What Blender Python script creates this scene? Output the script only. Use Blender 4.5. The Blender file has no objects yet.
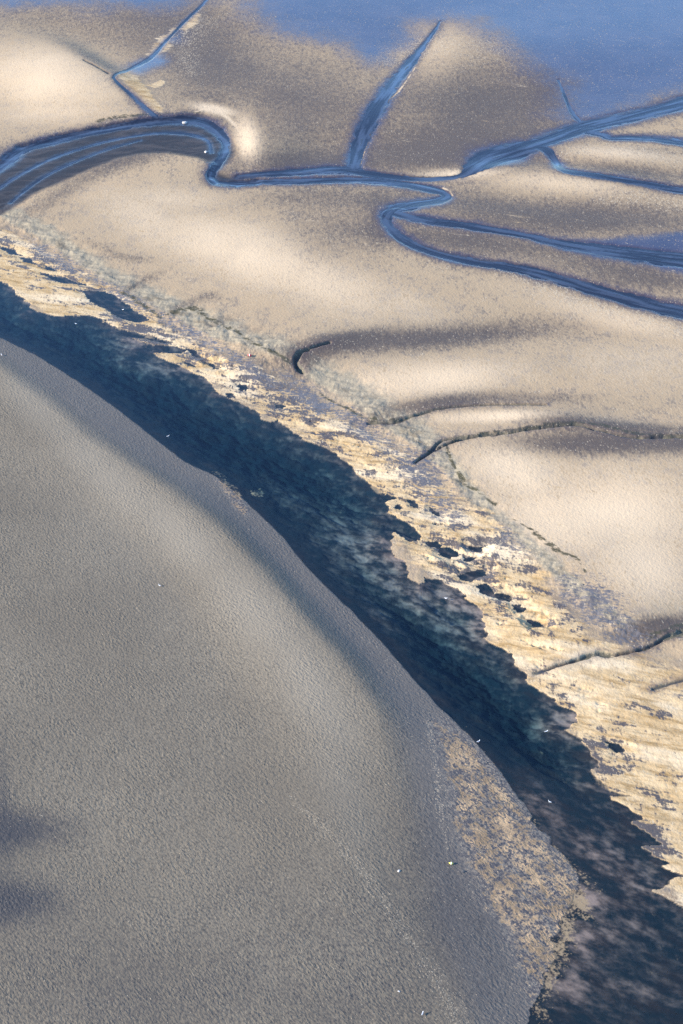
# Tidal mudflat seen from the air: a dark channel, golden sand belts, creeks and gulls.
# All outlines below are ground coordinates in metres (x to the right, y away from the camera).
import bpy, bmesh, math, random
import numpy as np
from mathutils import Vector, Matrix

DRY_LIT = [(-86.8, 446.6, 22.7, -8.2, 2.6, -25.5, 0.8), (-79.1, 423.8, 19.7, 0.0, 1.7, -11.5, 0.5), (-46.9, 353.6, 16.9, -13.0, -0.8, -12.7, 0.55), (-24.0, 337.5, 20.4, -14.0, -1.4, -14.4, 0.85), (-40.5, 365.0, 15.0, 0.0, 0.8, -9.2, 0.5), (-2.6, 320.0, 16.7, -12.8, -2.2, -13.1, 0.6), (18.3, 278.6, 20.8, 2.1, -0.1, -7.7, 0.75), (13.0, 310.6, 14.0, -10.7, -1.7, -8.5, 0.4), (31.5, 263.8, 15.9, 0.0, -0.2, -2.5, 0.8), (51.3, 263.0, 13.7, -0.9, -0.4, -2.5, 0.45), (47.1, 231.5, 20.0, 0.0, -1.8, -13.3, 0.95), (52.1, 216.7, 8.8, -5.7, -3.9, -10.3, 0.8), (33.7, 244.3, 11.4, -7.7, -2.5, -8.5, 0.8), (55.8, 373.9, 19.7, -4.2, -0.9, -5.9, 0.6), (73.8, 392.7, 15.3, -3.4, -0.9, -5.1, 0.7), (30.7, 381.2, 13.0, 0.0, -0.2, -3.7, 0.8), (-25.5, 402.7, 3.6, 2.0, 2.2, -16.7, 1), (-35.5, 423.0, 7.4, -3.3, -0.0, -3.6, 1), (59.2, 306.0, 17.3, -10.2, -1.6, -6.0, 0.5), (62.5, 284.6, 16.8, 0.0, -1.5, -9.9, 0.45), (29.9, 467.2, 7.1, -12.5, -7.2, -28.1, 0.3), (48.5, 329.8, 19.5, -7.7, -0.7, -3.9, 0.3), (-60.8, 269.0, 12.6, -16.9, -1.8, -5.5, 0.8), (-43.7, 244.3, 12.7, -16.9, -2.3, -5.8, 0.9), (-28.9, 225.5, 11.4, -15.2, -2.6, -5.7, 0.9), (-15.5, 205.8, 9.3, -15.0, -3.2, -4.9, 0.9), (-5.0, 185.9, 6.6, -15.1, -3.7, -3.4, 0.8), (-0.2, 166.2, 3.9, -14.6, -3.6, -1.8, 0.45), (-38.5, 231.5, 17.0, -24.3, -6.1, -12.6, 0.35)]  # dry ground, plus sunlit mounds and bank crest painted as paler colour
CHANNEL = [(-117.8, 333.9), (-94.7, 314.3), (-73.9, 298.1), (-65.2, 290.8), (-55.3, 280.6), (-45.7, 269.7), (-37.7, 259.8), (-30.0, 250.3), (-24.0, 245.6), (-18.9, 239.1), (-12.0, 228.5), (-5.5, 216.7), (0.6, 207.1), (6.4, 198.0), (11.0, 189.4), (15.4, 181.7), (19.7, 175.7), (22.7, 169.9), (25.2, 164.5), (27.6, 159.0), (30.0, 154.0), (32.4, 149.9), (33.1, 146.7), (31.9, 143.5), (29.9, 140.4), (28.7, 137.0), (27.7, 133.8), (26.5, 130.6), (25.3, 127.1), (23.9, 123.5), (22.9, 115.4), (20.5, 99.8), (57.2, 99.8), (55.7, 118.3), (52.6, 133.4), (46.6, 142.3), (43.5, 145.1), (46.4, 147.2), (47.6, 147.7), (44.9, 149.4), (46.4, 149.9), (43.9, 151.6), (42.7, 153.1), (45.6, 153.6), (43.4, 155.9), (42.2, 157.8), (43.7, 158.8), (41.7, 160.7), (39.7, 162.3), (42.7, 162.9), (39.9, 164.1), (38.0, 166.2), (37.5, 168.2), (39.0, 168.9), (38.1, 171.4), (36.1, 175.3), (34.6, 176.8), (36.7, 178.6), (36.8, 180.8), (34.6, 182.0), (33.7, 183.6), (31.1, 185.9), (30.1, 187.8), (28.8, 191.1), (27.8, 194.3), (25.5, 196.3), (24.0, 198.0), (24.1, 203.2), (23.5, 206.6), (21.4, 209.3), (19.0, 212.0), (17.4, 213.9), (14.3, 214.8), (13.5, 212.0), (11.9, 214.8), (11.2, 219.6), (8.9, 221.0), (8.9, 224.9), (9.6, 227.5), (12.3, 225.2), (14.1, 225.5), (14.3, 227.5), (13.3, 229.4), (11.0, 231.2), (8.9, 234.0), (8.4, 236.8), (10.3, 238.4), (7.2, 240.3), (4.8, 243.6), (2.9, 245.9), (2.0, 248.6), (0.1, 251.0), (-2.0, 254.1), (-4.0, 255.5), (-7.0, 258.0), (-10.0, 261.2), (-12.7, 265.2), (-14.0, 264.5), (-15.7, 265.6), (-17.2, 269.0), (-19.3, 270.5), (-22.5, 272.8), (-24.6, 274.7), (-26.9, 278.6), (-27.3, 280.2), (-29.9, 282.6), (-32.6, 285.0), (-36.0, 287.5), (-40.9, 292.1), (-44.6, 293.3), (-40.9, 292.1), (-38.7, 291.6), (-34.0, 291.2), (-33.2, 292.9), (-35.7, 294.6), (-40.1, 295.0), (-43.4, 296.3), (-45.8, 298.5), (-39.1, 295.9), (-36.5, 296.3), (-42.7, 299.4), (-48.4, 302.4), (-52.1, 305.6), (-55.7, 307.8), (-59.7, 308.3), (-61.8, 307.4), (-65.1, 308.7), (-69.0, 311.0), (-70.2, 314.3), (-73.5, 317.6), (-76.4, 322.9), (-78.5, 324.4), (-101.5, 345.4), (-125.8, 365.0)]
LEFT_SHORE = [(-117.8, 333.9), (-94.7, 314.3), (-73.9, 298.1), (-65.2, 290.8), (-55.3, 280.6), (-45.7, 269.7), (-37.7, 259.8), (-30.0, 250.3), (-24.0, 245.6), (-18.9, 239.1), (-12.0, 228.5), (-5.5, 216.7), (0.6, 207.1), (6.4, 198.0), (11.0, 189.4), (15.4, 181.7), (19.7, 175.7), (22.7, 169.9), (25.2, 164.5), (27.6, 159.0), (30.0, 154.0), (32.4, 149.9), (33.1, 146.7), (31.9, 143.5), (29.9, 140.4), (28.7, 137.0), (27.7, 133.8), (26.5, 130.6), (25.3, 127.1), (23.9, 123.5), (22.9, 115.4), (20.5, 99.8)]
POOLS = [[(-59.0, 319.5), (-55.9, 320.0), (-52.1, 318.5), (-48.7, 314.3), (-45.3, 309.7), (-42.2, 306.0), (-45.2, 304.7), (-49.4, 306.9), (-52.7, 310.6), (-56.5, 314.3)], [(-33.1, 293.3), (-31.1, 292.5), (-29.2, 289.5), (-30.9, 289.5)], [(-28.8, 287.9), (-26.9, 287.1), (-25.0, 284.6), (-27.1, 284.6)], [(-33.5, 288.3), (-32.0, 287.9), (-30.6, 285.8), (-32.3, 286.2)], [(-21.6, 278.6), (-19.5, 279.0), (-18.8, 277.0), (-20.8, 276.2)], [(-13.3, 271.2), (-11.4, 270.5), (-11.8, 269.3), (-13.2, 269.7)], [(-23.9, 275.5), (-22.2, 275.5), (-21.7, 273.9), (-23.1, 273.5)], [(19.9, 217.9), (21.0, 215.9), (23.9, 217.0), (25.5, 217.6), (25.0, 215.3), (22.2, 213.7), (20.5, 214.2)], [(16.8, 223.4), (19.3, 222.8), (21.3, 220.5), (19.1, 219.9), (17.4, 221.3)], [(22.6, 224.0), (25.0, 223.4), (24.6, 221.9), (22.8, 222.2)], [(23.2, 212.3), (25.0, 212.8), (25.9, 211.2), (25.6, 209.5), (23.9, 210.6)], [(25.9, 209.5), (27.7, 210.4), (29.2, 209.8), (28.5, 208.2), (26.8, 208.2)], [(12.3, 237.8), (13.8, 237.5), (14.1, 235.6), (12.8, 235.9)], [(9.9, 236.8), (11.2, 236.5), (10.9, 234.6), (10.0, 235.2)], [(16.3, 235.2), (18.4, 234.0), (18.0, 232.7), (16.6, 233.7)], [(21.5, 220.5), (23.7, 220.2), (23.5, 219.0), (21.6, 219.3)], [(28.9, 207.1), (30.5, 207.4), (31.7, 205.8), (29.6, 205.0)], [(31.1, 203.2), (32.5, 203.2), (34.0, 201.6), (32.1, 201.6)], [(40.7, 174.2), (41.7, 173.7), (43.4, 172.7), (43.4, 171.6), (41.3, 171.8)], [(-81.7, 342.2), (-78.4, 340.1), (-75.1, 336.9), (-78.5, 338.0)], [(-76.5, 336.9), (-73.4, 335.4), (-71.6, 332.8), (-74.6, 333.9)], [(-69.6, 332.3), (-67.1, 331.3), (-66.1, 329.3), (-68.5, 329.8)], [(-70.0, 328.8), (-62.5, 324.8), (-58.7, 322.4), (-63.1, 322.9), (-67.2, 325.3)], [(15.5, 224.6), (16.9, 224.9), (17.6, 223.7), (15.9, 223.4)], [(22.5, 218.2), (24.0, 219.0), (25.0, 218.7), (23.9, 217.9)]]
FILM = [([(-63.5, 455.5), (-60.8, 463.8), (-55.2, 468.9), (-52.8, 462.1), (-56.9, 455.5), (-60.0, 450.6)], 2.83), ([(-53.9, 481.2), (-51.0, 492.1), (-49.0, 490.2), (-51.2, 479.4)], 2.44), ([(-36.0, 566.8), (-30.1, 518.1), (-25.4, 498.6), (-12.9, 483.0), (1.1, 479.4), (10.1, 462.1), (18.0, 475.9), (26.5, 495.8), (33.2, 501.5), (41.0, 497.7), (46.0, 480.3), (54.0, 465.5), (62.2, 444.3), (62.5, 418.7), (65.5, 415.8), (72.0, 418.7), (84.1, 425.2), (97.7, 433.4), (134.4, 447.4), (168.2, 590.9)], 7.64), ([(-142.3, 566.8), (-131.2, 513.1), (-112.0, 515.1), (-92.6, 517.1), (-62.2, 509.2), (-46.7, 519.1), (-34.2, 533.6), (-37.2, 590.9)], 9.72), ([(48.6, 341.7), (57.0, 341.7), (71.6, 343.8), (102.5, 353.6), (94.3, 315.2), (78.6, 324.8), (65.2, 332.3), (55.1, 335.9)], 1.5)]
CREEK = [(-119.0, 348.1), (-107.6, 373.9), (-90.2, 390.8), (-87.1, 400.6), (-76.7, 407.4), (-66.5, 413.0), (-53.2, 417.3), (-42.2, 419.4), (-38.1, 420.1), (-32.9, 413.0), (-29.0, 402.7), (-27.0, 394.0), (-28.2, 387.5), (-31.0, 381.9), (-26.2, 378.8), (-20.5, 378.1), (-20.3, 373.9), (-26.8, 372.1), (-32.6, 374.5), (-34.7, 378.8), (-33.9, 385.6), (-36.4, 388.2), (-40.5, 390.8), (-46.0, 393.4), (-51.9, 393.4), (-58.0, 390.8), (-63.6, 385.0), (-69.8, 377.5), (-76.4, 370.3), (-81.3, 359.8), (-84.2, 356.9), (-98.1, 329.8), (-108.4, 306.0)]
STREAMS = [([(-90.7, 365.0, 0.39), (-87.2, 373.9, 0.51), (-79.2, 388.2, 0.6), (-70.0, 398.0, 0.59), (-60.1, 404.7, 0.66), (-49.5, 408.1, 0.69), (-41.3, 407.4, 0.94), (-36.1, 402.7, 0.54), (-34.4, 394.0, 0.41)], 0.22), ([(-83.1, 365.0, 0.31), (-77.7, 378.8, 0.44), (-70.2, 389.5, 0.52), (-62.0, 398.0, 0.46), (-54.5, 403.3, 0.37)], 0.2), ([(-104.5, 359.2, 2.1), (-97.4, 373.9, 2.27), (-89.4, 386.3, 2.25), (-85.4, 397.3, 2.07), (-76.3, 404.7, 2.23), (-66.2, 410.2, 2.03), (-53.0, 415.1, 2.11), (-42.0, 416.5, 2.77), (-35.6, 412.3, 2.19), (-31.2, 402.0, 1.14), (-31.1, 392.7, 1.14), (-33.2, 383.1, 1.16), (-33.4, 378.1, 1.14), (-30.6, 375.1, 2.06), (-20.9, 375.7, 1.82), (-10.6, 376.3, 1.82), (0.1, 377.5, 1.83), (7.8, 377.5, 1.82), (16.3, 375.1, 2.03), (22.5, 372.1, 2.13), (26.4, 368.5, 1.16), (24.2, 364.4, 2.12), (15.8, 360.4, 3.0), (12.0, 356.9, 2.08), (10.9, 351.9, 1.51), (13.1, 344.9, 1.52), (18.6, 337.5, 1.72), (27.7, 331.8, 1.93), (41.3, 327.3, 2.17), (50.0, 322.4, 2.29), (60.5, 315.7, 2.71), (75.5, 307.4, 3.14), (94.9, 298.1, 3.52)], 0.5), ([(-26.2, 378.8, 1.22), (-20.6, 380.0, 1.53), (-10.8, 381.9, 2.15), (0.1, 383.7, 2.5), (10.0, 380.6, 1.82), (20.2, 378.8, 1.54), (30.6, 380.0, 1.41), (34.9, 385.0, 3.28), (39.2, 390.8, 5.4), (44.9, 395.3, 5.14), (53.5, 401.3, 3.62), (65.4, 410.9, 3.79), (77.4, 418.0, 3.51), (89.6, 424.5, 3.55), (102.2, 431.9, 4.46), (127.1, 441.1, 5.36)], 0.45), ([(50.6, 399.3, 2.99), (54.3, 396.6, 1.8), (56.2, 389.5, 0.96), (57.2, 381.9, 1.39), (64.0, 378.1, 1.81), (76.2, 373.9, 1.81), (88.2, 369.7, 1.8), (109.6, 363.2, 1.78)], 0.4), ([(67.8, 408.1, 1.96), (71.4, 406.1, 1.52), (72.7, 404.0, 1.36), (78.1, 404.0, 1.71), (86.0, 402.7, 2.04), (96.1, 398.6, 2.02), (116.2, 392.7, 2.0)], 0.35), ([(13.4, 355.8, 2.03), (19.2, 352.5, 1.85), (28.8, 349.7, 1.87), (38.2, 346.5, 1.58), (45.2, 343.8, 1.54), (51.1, 340.6, 2.05), (61.1, 336.9, 3.1), (79.8, 331.8, 4.09), (101.4, 326.8, 5.05)], 0.3), ([(63.5, 447.4, 0.32), (63.9, 438.8, 0.41), (64.2, 428.9, 0.46), (64.8, 421.6, 0.66), (66.0, 415.8, 0.72)], 0.3), ([(3.0, 385.0, 1.87), (4.4, 398.0, 2.11), (7.6, 414.4, 2.58), (11.8, 431.2, 2.43), (16.0, 446.6, 2.06), (21.3, 463.8, 1.63), (26.2, 479.4, 0.89), (29.8, 491.2, 0.44), (31.5, 498.6, 0.21)], 0.45), ([(-42.7, 529.4, 0.25), (-45.4, 515.1, 0.39), (-49.3, 501.5, 0.36), (-54.5, 481.2, 0.38), (-57.9, 465.5, 0.88), (-62.8, 454.7, 0.78), (-66.0, 446.6, 0.45), (-65.2, 441.9, 0.41), (-60.5, 433.4, 0.62), (-56.3, 426.0, 0.77), (-51.2, 417.3, 0.92)], 0.4)]
GULLIES = [([(-8.0, 282.2, 0.57), (-9.1, 284.2, 0.81), (-9.4, 286.2, 0.7), (-8.6, 288.3, 0.83), (-7.1, 289.5, 0.51), (-5.0, 290.8, 0.23), (-2.5, 292.1, 0.16)], 0.9), ([(5.3, 262.7, 0.15), (10.6, 263.0, 0.28), (14.7, 264.9, 0.37), (19.8, 267.1, 0.36), (25.8, 268.2, 0.37), (31.9, 268.6, 0.26), (40.9, 268.2, 0.11)], 0.5), ([(14.1, 249.0, 0.32), (16.7, 251.7, 0.5), (20.1, 254.1, 0.52), (23.5, 255.9, 0.52), (27.1, 256.9, 0.65), (32.0, 257.6, 0.62), (40.0, 259.4, 0.49), (46.0, 260.1, 0.47), (49.2, 259.0, 0.43), (53.5, 257.3, 0.46), (58.2, 256.2, 0.56), (68.1, 256.9, 0.7), (85.6, 256.9, 0.71)], 0.7), ([(17.5, 252.4, 0.19), (19.1, 255.2, 0.26), (22.1, 256.2, 0.27), (24.1, 256.6, 0.24)], 0.5), ([(31.1, 189.7, 0.11), (33.6, 190.6, 0.22), (37.8, 192.1, 0.41), (41.6, 193.6, 0.76), (44.0, 193.3, 0.53), (47.0, 194.0, 0.41), (50.5, 195.3, 0.31), (52.7, 196.8, 0.52), (55.2, 197.8, 0.72), (57.7, 198.8, 0.7), (73.5, 203.2, 0.72)], 0.6), ([(49.4, 185.4, 0.11), (52.3, 186.6, 0.15), (57.4, 188.2, 0.15)], 0.25), ([(-67.9, 447.4, 0.28), (-71.4, 452.2, 0.24), (-76.7, 458.8, 0.15)], 0.3)]
GOLD = [([(-124.5, 380.0), (-100.1, 362.1), (-83.4, 351.9), (-74.7, 343.8), (-65.6, 333.9), (-55.7, 322.4), (-49.1, 318.5), (-40.1, 306.9), (-30.4, 295.0), (-21.3, 285.4), (-10.6, 278.6), (0.7, 263.8), (11.3, 253.8), (18.5, 242.3), (28.7, 229.4), (35.2, 213.4), (41.0, 198.0), (43.9, 195.0), (55.0, 190.1), (71.4, 186.3), (116.9, 176.8), (250.2, 170.3), (163.4, 68.4), (49.1, 68.4), (51.9, 118.3), (46.6, 142.3), (42.0, 150.6), (37.5, 170.3), (26.0, 195.5), (16.9, 211.2), (7.9, 228.5), (-0.3, 251.0), (-18.5, 269.7), (-40.9, 292.1), (-62.2, 306.9), (-72.4, 315.2), (-78.4, 323.4), (-95.6, 340.1), (-119.3, 359.2)], 3.39), ([(14.0, 178.6), (16.4, 178.6), (20.9, 174.2), (24.7, 165.8), (28.1, 157.8), (31.9, 151.0), (35.8, 146.3), (35.2, 141.8), (32.6, 137.5), (30.3, 132.6), (28.1, 127.1), (25.1, 122.6), (23.9, 127.1), (23.0, 134.2), (20.4, 140.9), (17.6, 147.9), (16.2, 155.3), (15.3, 167.2)], 2.56), ([(-25.4, 247.6), (-22.2, 247.6), (-17.9, 237.8), (-16.3, 231.5), (-18.6, 234.0), (-22.4, 241.6)], 0.76), ([(-17.7, 242.0), (-15.7, 242.9), (-14.0, 241.6), (-14.5, 239.7), (-16.7, 239.1)], 0.77), ([(-66.7, 447.4), (-64.2, 457.1), (-59.1, 453.9), (-58.7, 444.3), (-54.1, 432.7), (-49.2, 419.4), (-53.0, 421.6), (-59.3, 433.4)], 1.59), ([(-56.0, 440.3), (-52.2, 445.8), (-50.4, 441.9), (-53.7, 437.3)], 1.07), ([(-59.3, 467.2), (-57.1, 483.0), (-52.0, 495.8), (-52.3, 477.6), (-56.2, 463.8)], 2.38), ([(-51.2, 493.9), (-44.8, 515.1), (-45.4, 501.5), (-48.9, 488.4)], 2.54), ([(-70.9, 408.8), (-64.6, 410.9), (-64.8, 408.1), (-69.8, 406.7)], 0.72)]
MARGIN = [(-107.6, 373.9, 6.12), (-84.3, 357.5, 4.82), (-72.6, 345.4, 4.8), (-58.4, 328.8, 4.62), (-45.4, 315.2, 5.31), (-33.2, 303.3, 6.59), (-21.7, 292.9, 6.66), (-11.9, 285.4, 5.83), (-2.4, 275.8, 6.42), (5.7, 265.2, 6.16), (12.4, 258.0, 5.35), (18.8, 247.6, 3.4), (23.8, 237.8, 2.55), (30.2, 225.5, 2.49), (37.7, 212.3, 2.45), (44.7, 201.1, 2.73), (50.6, 196.0, 2.38)]
DAMP_SHADE = [(19.1, 296.3, 28.5, 5.9, 0.0, -5.9, 0.85), (-2.4, 291.2, 9.3, 5.0, 0.5, -3.6, 0.8), (-24.7, 350.8, 0.0, 0.0, 0.0, -0.1, 0), (-20.6, 315.2, 0.0, 0.0, 0.0, -0.0, 0), (19.9, 269.3, 13.3, 3.4, 0.1, -3.3, 0.85), (40.2, 270.8, 14.2, 0.0, -0.3, -3.0, 0.5), (43.2, 261.9, 7.8, -0.5, -0.2, -1.8, 0.5), (51.1, 261.6, 17.3, -2.3, -0.6, -3.2, 0.85), (52.0, 199.6, 6.2, 1.6, -0.1, -2.2, 0.9), (48.1, 253.8, 21.3, 0.0, -0.6, -4.5, 0.85), (67.5, 253.8, 11.6, 0.0, -0.6, -3.4, 0.6), (52.7, 199.0, 7.7, 2.4, -0.1, -2.2, 0.6), (-49.0, 155.9, 10.6, 1.0, 0.9, -3.8, 0.75), (-46.7, 142.6, 8.3, 1.1, 1.0, -3.7, 0.8), (-50.1, 162.1, 2.1, 0.0, 2.3, -13.3, 0.45), (39.2, 427.4, 31.1, 0.0, -2.9, -41.2, 0.75), (39.9, 399.3, 18.8, 0.0, -1.1, -14.3, 0.5), (-11.7, 427.4, 22.6, 0.0, 0.9, -41.2, 0.6), (-41.1, 463.0, 21.1, 0.0, 2.5, -35.5, 0.6), (-60.7, 493.9, 28.5, 0.0, 2.6, -26.7, 0.45), (-1.5, 130.3, 43.0, 0.0, 0.1, -17.6, 0.3), (13.9, 150.6, 8.2, 3.8, 4.4, -19.3, 0.35), (-36.2, 127.1, 19.3, 0.0, 1.3, -8.9, 0.15), (-10.9, 386.3, 18.3, 3.9, 0.4, -7.5, 0.75), (20.8, 392.7, 19.9, 0.0, -0.5, -12.7, 0.6), (-26.9, 392.7, 5.3, 0.0, 0.7, -12.7, 0.4), (-73.7, 458.8, 12.0, -17.0, -0.6, -6.3, 0.55), (-109.9, 503.4, 41.8, 0.0, 3.6, -20.4, 0.35), (-80.4, 396.0, 22.9, 8.4, 1.9, -9.0, 0.6), (-71.0, 367.9, 10.9, 18.4, 2.0, -5.1, 0.5), (-58.3, 389.5, 17.3, 9.5, 1.7, -8.7, 0.55), (39.3, 359.2, 36.2, -5.9, -1.2, -11.1, 0.55), (30.6, 340.1, 27.6, -6.5, -0.8, -7.2, 0.75), (64.1, 324.8, 23.6, -7.4, -1.4, -6.7, 0.75), (77.4, 381.2, 22.5, -3.9, -1.3, -7.3, 0.6), (82.0, 394.0, 13.0, -1.7, -0.7, -3.9, 0.45), (73.7, 357.5, 23.6, -4.9, -2.3, -12.1, 0.45), (55.6, 350.8, 24.4, 0.0, -0.9, -7.6, 0.5), (-2.9, 365.0, 27.6, 0.0, 0.0, -6.9, 0.35), (-2.8, 345.4, 12.0, 0.0, 0.1, -20.5, 0.25), (9.4, 350.8, 3.9, 0.0, -0.3, -15.9, 0.5), (-2.7, 334.9, 13.0, -10.3, -2.3, -14.0, 0.22), (60.8, 301.6, 12.1, -4.6, -2.9, -12.7, 0.15), (-46.1, 322.4, 5.7, 6.2, 0.8, -2.6, 0.5), (-48.5, 333.9, 7.1, -1.3, 0.1, -2.0, 0.35), (-56.2, 339.0, 6.1, -4.4, -0.1, -2.4, 0.3), (-28.5, 315.2, 4.4, -3.2, -0.2, -2.2, 0.3), (-33.9, 312.4, 5.3, 3.8, 0.5, -2.2, 0.5), (-26.7, 303.8, 4.0, 3.1, 0.6, -2.5, 0.4), (-19.9, 299.4, 5.4, -1.9, -0.1, -3.0, 0.3), (-0.3, 274.7, 5.7, -3.9, -1.0, -5.0, 0.25), (39.8, 231.5, 4.8, 1.1, -0.0, -0.9, 0.25), (42.7, 225.5, 3.7, 1.5, 0.0, -1.1, 0.25), (48.5, 215.3, 3.6, 1.0, -0.0, -1.1, 0.2), (-8.7, 283.8, 2.5, 0.0, 0.1, -4.8, 0.6), (43.5, 204.5, 3.5, -4.5, -2.2, -3.8, 0.4), (-11.7, 278.6, 11.2, -9.8, -0.8, -3.5, 0.35), (-40.6, 435.0, 8.6, 0.0, 1.6, -22.0, 0.2), (63.5, 442.7, 11.6, 0.0, -2.5, -22.6, 0.4), (-43.3, 493.9, 8.4, 24.9, 9.7, -27.3, 0.25)]  # seeping mud, plus shade of hollows and gully sides painted as darker colour
RIMS = [[(5.1, 387.5, 0.14), (6.6, 399.3, 0.17), (9.3, 416.5, 0.18), (12.9, 428.2, 0.28), (17.5, 440.3, 0.24), (21.9, 457.1, 0.17)], [(-40.7, 420.8, 0.62), (-38.0, 423.0, 1.08), (-33.4, 420.1, 1.03), (-29.0, 411.6, 0.86), (-26.0, 400.6, 0.6), (-26.0, 391.4, 0.27)], [(25.9, 372.7, 0.34), (27.5, 370.3, 0.42), (27.9, 367.9, 0.22)]]  # pale silt and sunlit bank edges, painted bright into the colour
MOTTLE = [(-65.7, 330.8, 20.9, -18.4, -0.9, -13.3, 0.8), (-41.6, 299.4, 18.6, -16.0, -1.1, -8.5, 1), (-12.6, 274.7, 18.7, -21.4, -2.9, -9.6, 1), (11.0, 244.3, 8.0, -12.3, -3.8, -7.4, 0.7), (24.4, 219.6, 8.2, -12.5, -5.0, -8.6, 1), (38.6, 205.8, 3.9, -3.9, -4.3, -8.9, 0.9), (38.9, 169.9, 6.5, -3.6, -2.6, -6.6, 0.95), (42.7, 155.3, 5.4, -4.7, -3.2, -5.5, 0.95), (32.7, 184.7, 3.8, 0.0, -0.6, -5.5, 0.9), (46.4, 179.0, 12.4, 0.0, -0.8, -5.3, 0.35), (45.6, 164.1, 8.9, 0.0, -0.6, -4.0, 0.6)]
SPECK = [(43.5, 204.5, 4.4, -6.3, -2.8, -4.5, 1), (39.8, 208.5, 3.2, -5.1, -2.4, -3.7, 0.8), (-19.1, 283.8, 8.2, -9.4, -0.8, -2.7, 1), (-6.4, 272.8, 8.6, -9.9, -1.2, -3.9, 1), (3.7, 261.6, 7.8, -10.1, -1.4, -3.5, 0.9), (14.9, 245.9, 5.3, -8.4, -2.6, -5.0, 1), (18.2, 236.2, 3.5, -6.6, -2.8, -4.4, 0.8), (-66.1, 333.9, 13.9, -14.8, -0.5, -4.4, 0.7), (-50.1, 317.1, 11.0, -10.9, -0.5, -3.7, 0.8), (-32.9, 299.4, 11.9, -12.7, -0.6, -3.0, 0.8), (30.1, 224.0, 4.2, -8.1, -2.0, -2.9, 0.6), (46.8, 198.0, 5.6, -3.4, -1.3, -3.3, 0.8), (50.6, 185.9, 6.0, -1.6, -0.9, -3.2, 0.5)]
RELIEF = [(-89.9, 438.8, 26.9, -11.8, 2.1, -21.9, 0.1), (-72.4, 460.5, 14.9, -21.3, -0.7, -7.0, -0.16), (-94.2, 484.8, 26.0, -12.3, 1.1, -12.2, -0.05), (-25.4, 399.3, 3.1, 1.4, 2.3, -19.0, 0.12), (-13.7, 396.0, 10.5, 4.6, 1.0, -10.2, -0.1), (21.3, 297.2, 26.4, 5.5, 0.0, -5.1, -0.11), (-0.3, 292.9, 10.6, 4.5, 0.4, -3.3, -0.1), (18.2, 277.4, 22.8, 2.3, -0.1, -5.4, 0.1), (21.9, 270.5, 16.4, 3.2, 0.0, -2.6, -0.12), (33.5, 263.8, 13.9, 0.0, -0.2, -2.2, 0.12), (51.2, 262.3, 13.6, -1.3, -0.4, -2.5, -0.14), (47.9, 237.8, 20.8, 2.5, -0.7, -8.1, 0.07), (37.5, 211.2, 7.8, -8.0, -2.2, -4.7, 0.05), (53.2, 201.9, 8.7, 3.4, 0.0, -3.5, -0.1), (-21.3, 329.8, 27.2, -12.2, -0.7, -14.3, 0.05), (65.4, 389.5, 15.2, -3.3, -0.7, -4.4, 0.1), (77.2, 380.0, 17.5, -3.0, -0.9, -4.9, -0.1), (33.3, 381.2, 13.0, 0.0, -0.3, -4.9, 0.08), (55.5, 370.9, 22.2, -3.7, -0.8, -5.9, 0.05), (44.2, 359.2, 28.9, -4.7, -0.8, -6.7, -0.06), (60.8, 301.6, 16.1, -6.0, -1.4, -6.0, 0.04), (-61.7, 373.9, 21.0, 14.5, 1.6, -6.9, 0.04), (26.8, 467.2, 7.1, -12.5, -7.1, -28.1, 0.06), (31.1, 435.0, 14.3, 0.0, -1.2, -22.0, -0.04), (-30.2, 219.6, 7.4, 11.5, 18.1, -30.1, 0.05), (-18.3, 195.5, 9.1, 10.3, 18.7, -36.1, 0.06), (-42.8, 183.6, 9.1, 2.4, 8.4, -32.5, -0.03), (5.4, 150.6, 5.2, 3.1, 7.3, -21.5, -0.06), (-53.2, 244.3, 5.2, 12.1, 18.7, -26.1, 0.03), (-48.4, 152.5, 12.8, 0.0, 1.9, -10.7, -0.04)]
GRIT = [[(-7.6, 162.1, 0.83), (-3.1, 156.7, 1.13), (2.6, 148.8, 1.22), (7.9, 138.4, 1.44), (12.8, 128.7, 1.64), (16.0, 119.7, 1.57)], [(13.4, 179.0, 0.63), (14.2, 168.2, 0.6), (14.3, 160.1, 0.73), (15.1, 152.9, 0.72)], [(16.2, 465.5, 6.7), (27.2, 474.1, 11.5), (39.3, 471.5, 11.8)], [(-43.6, 498.6, 7.1), (-48.5, 480.3, 6.51), (-44.7, 450.6, 2.95)], [(32.3, 330.8, 1.7), (49.2, 315.2, 2.97), (65.7, 305.1, 3.43), (81.3, 295.0, 3.76)], [(57.9, 392.7, 2.49), (74.3, 396.0, 5.28), (93.8, 386.3, 5.62)], [(64.8, 365.0, 2.32), (77.4, 365.0, 4.69), (93.8, 359.2, 5.16)]]
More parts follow.
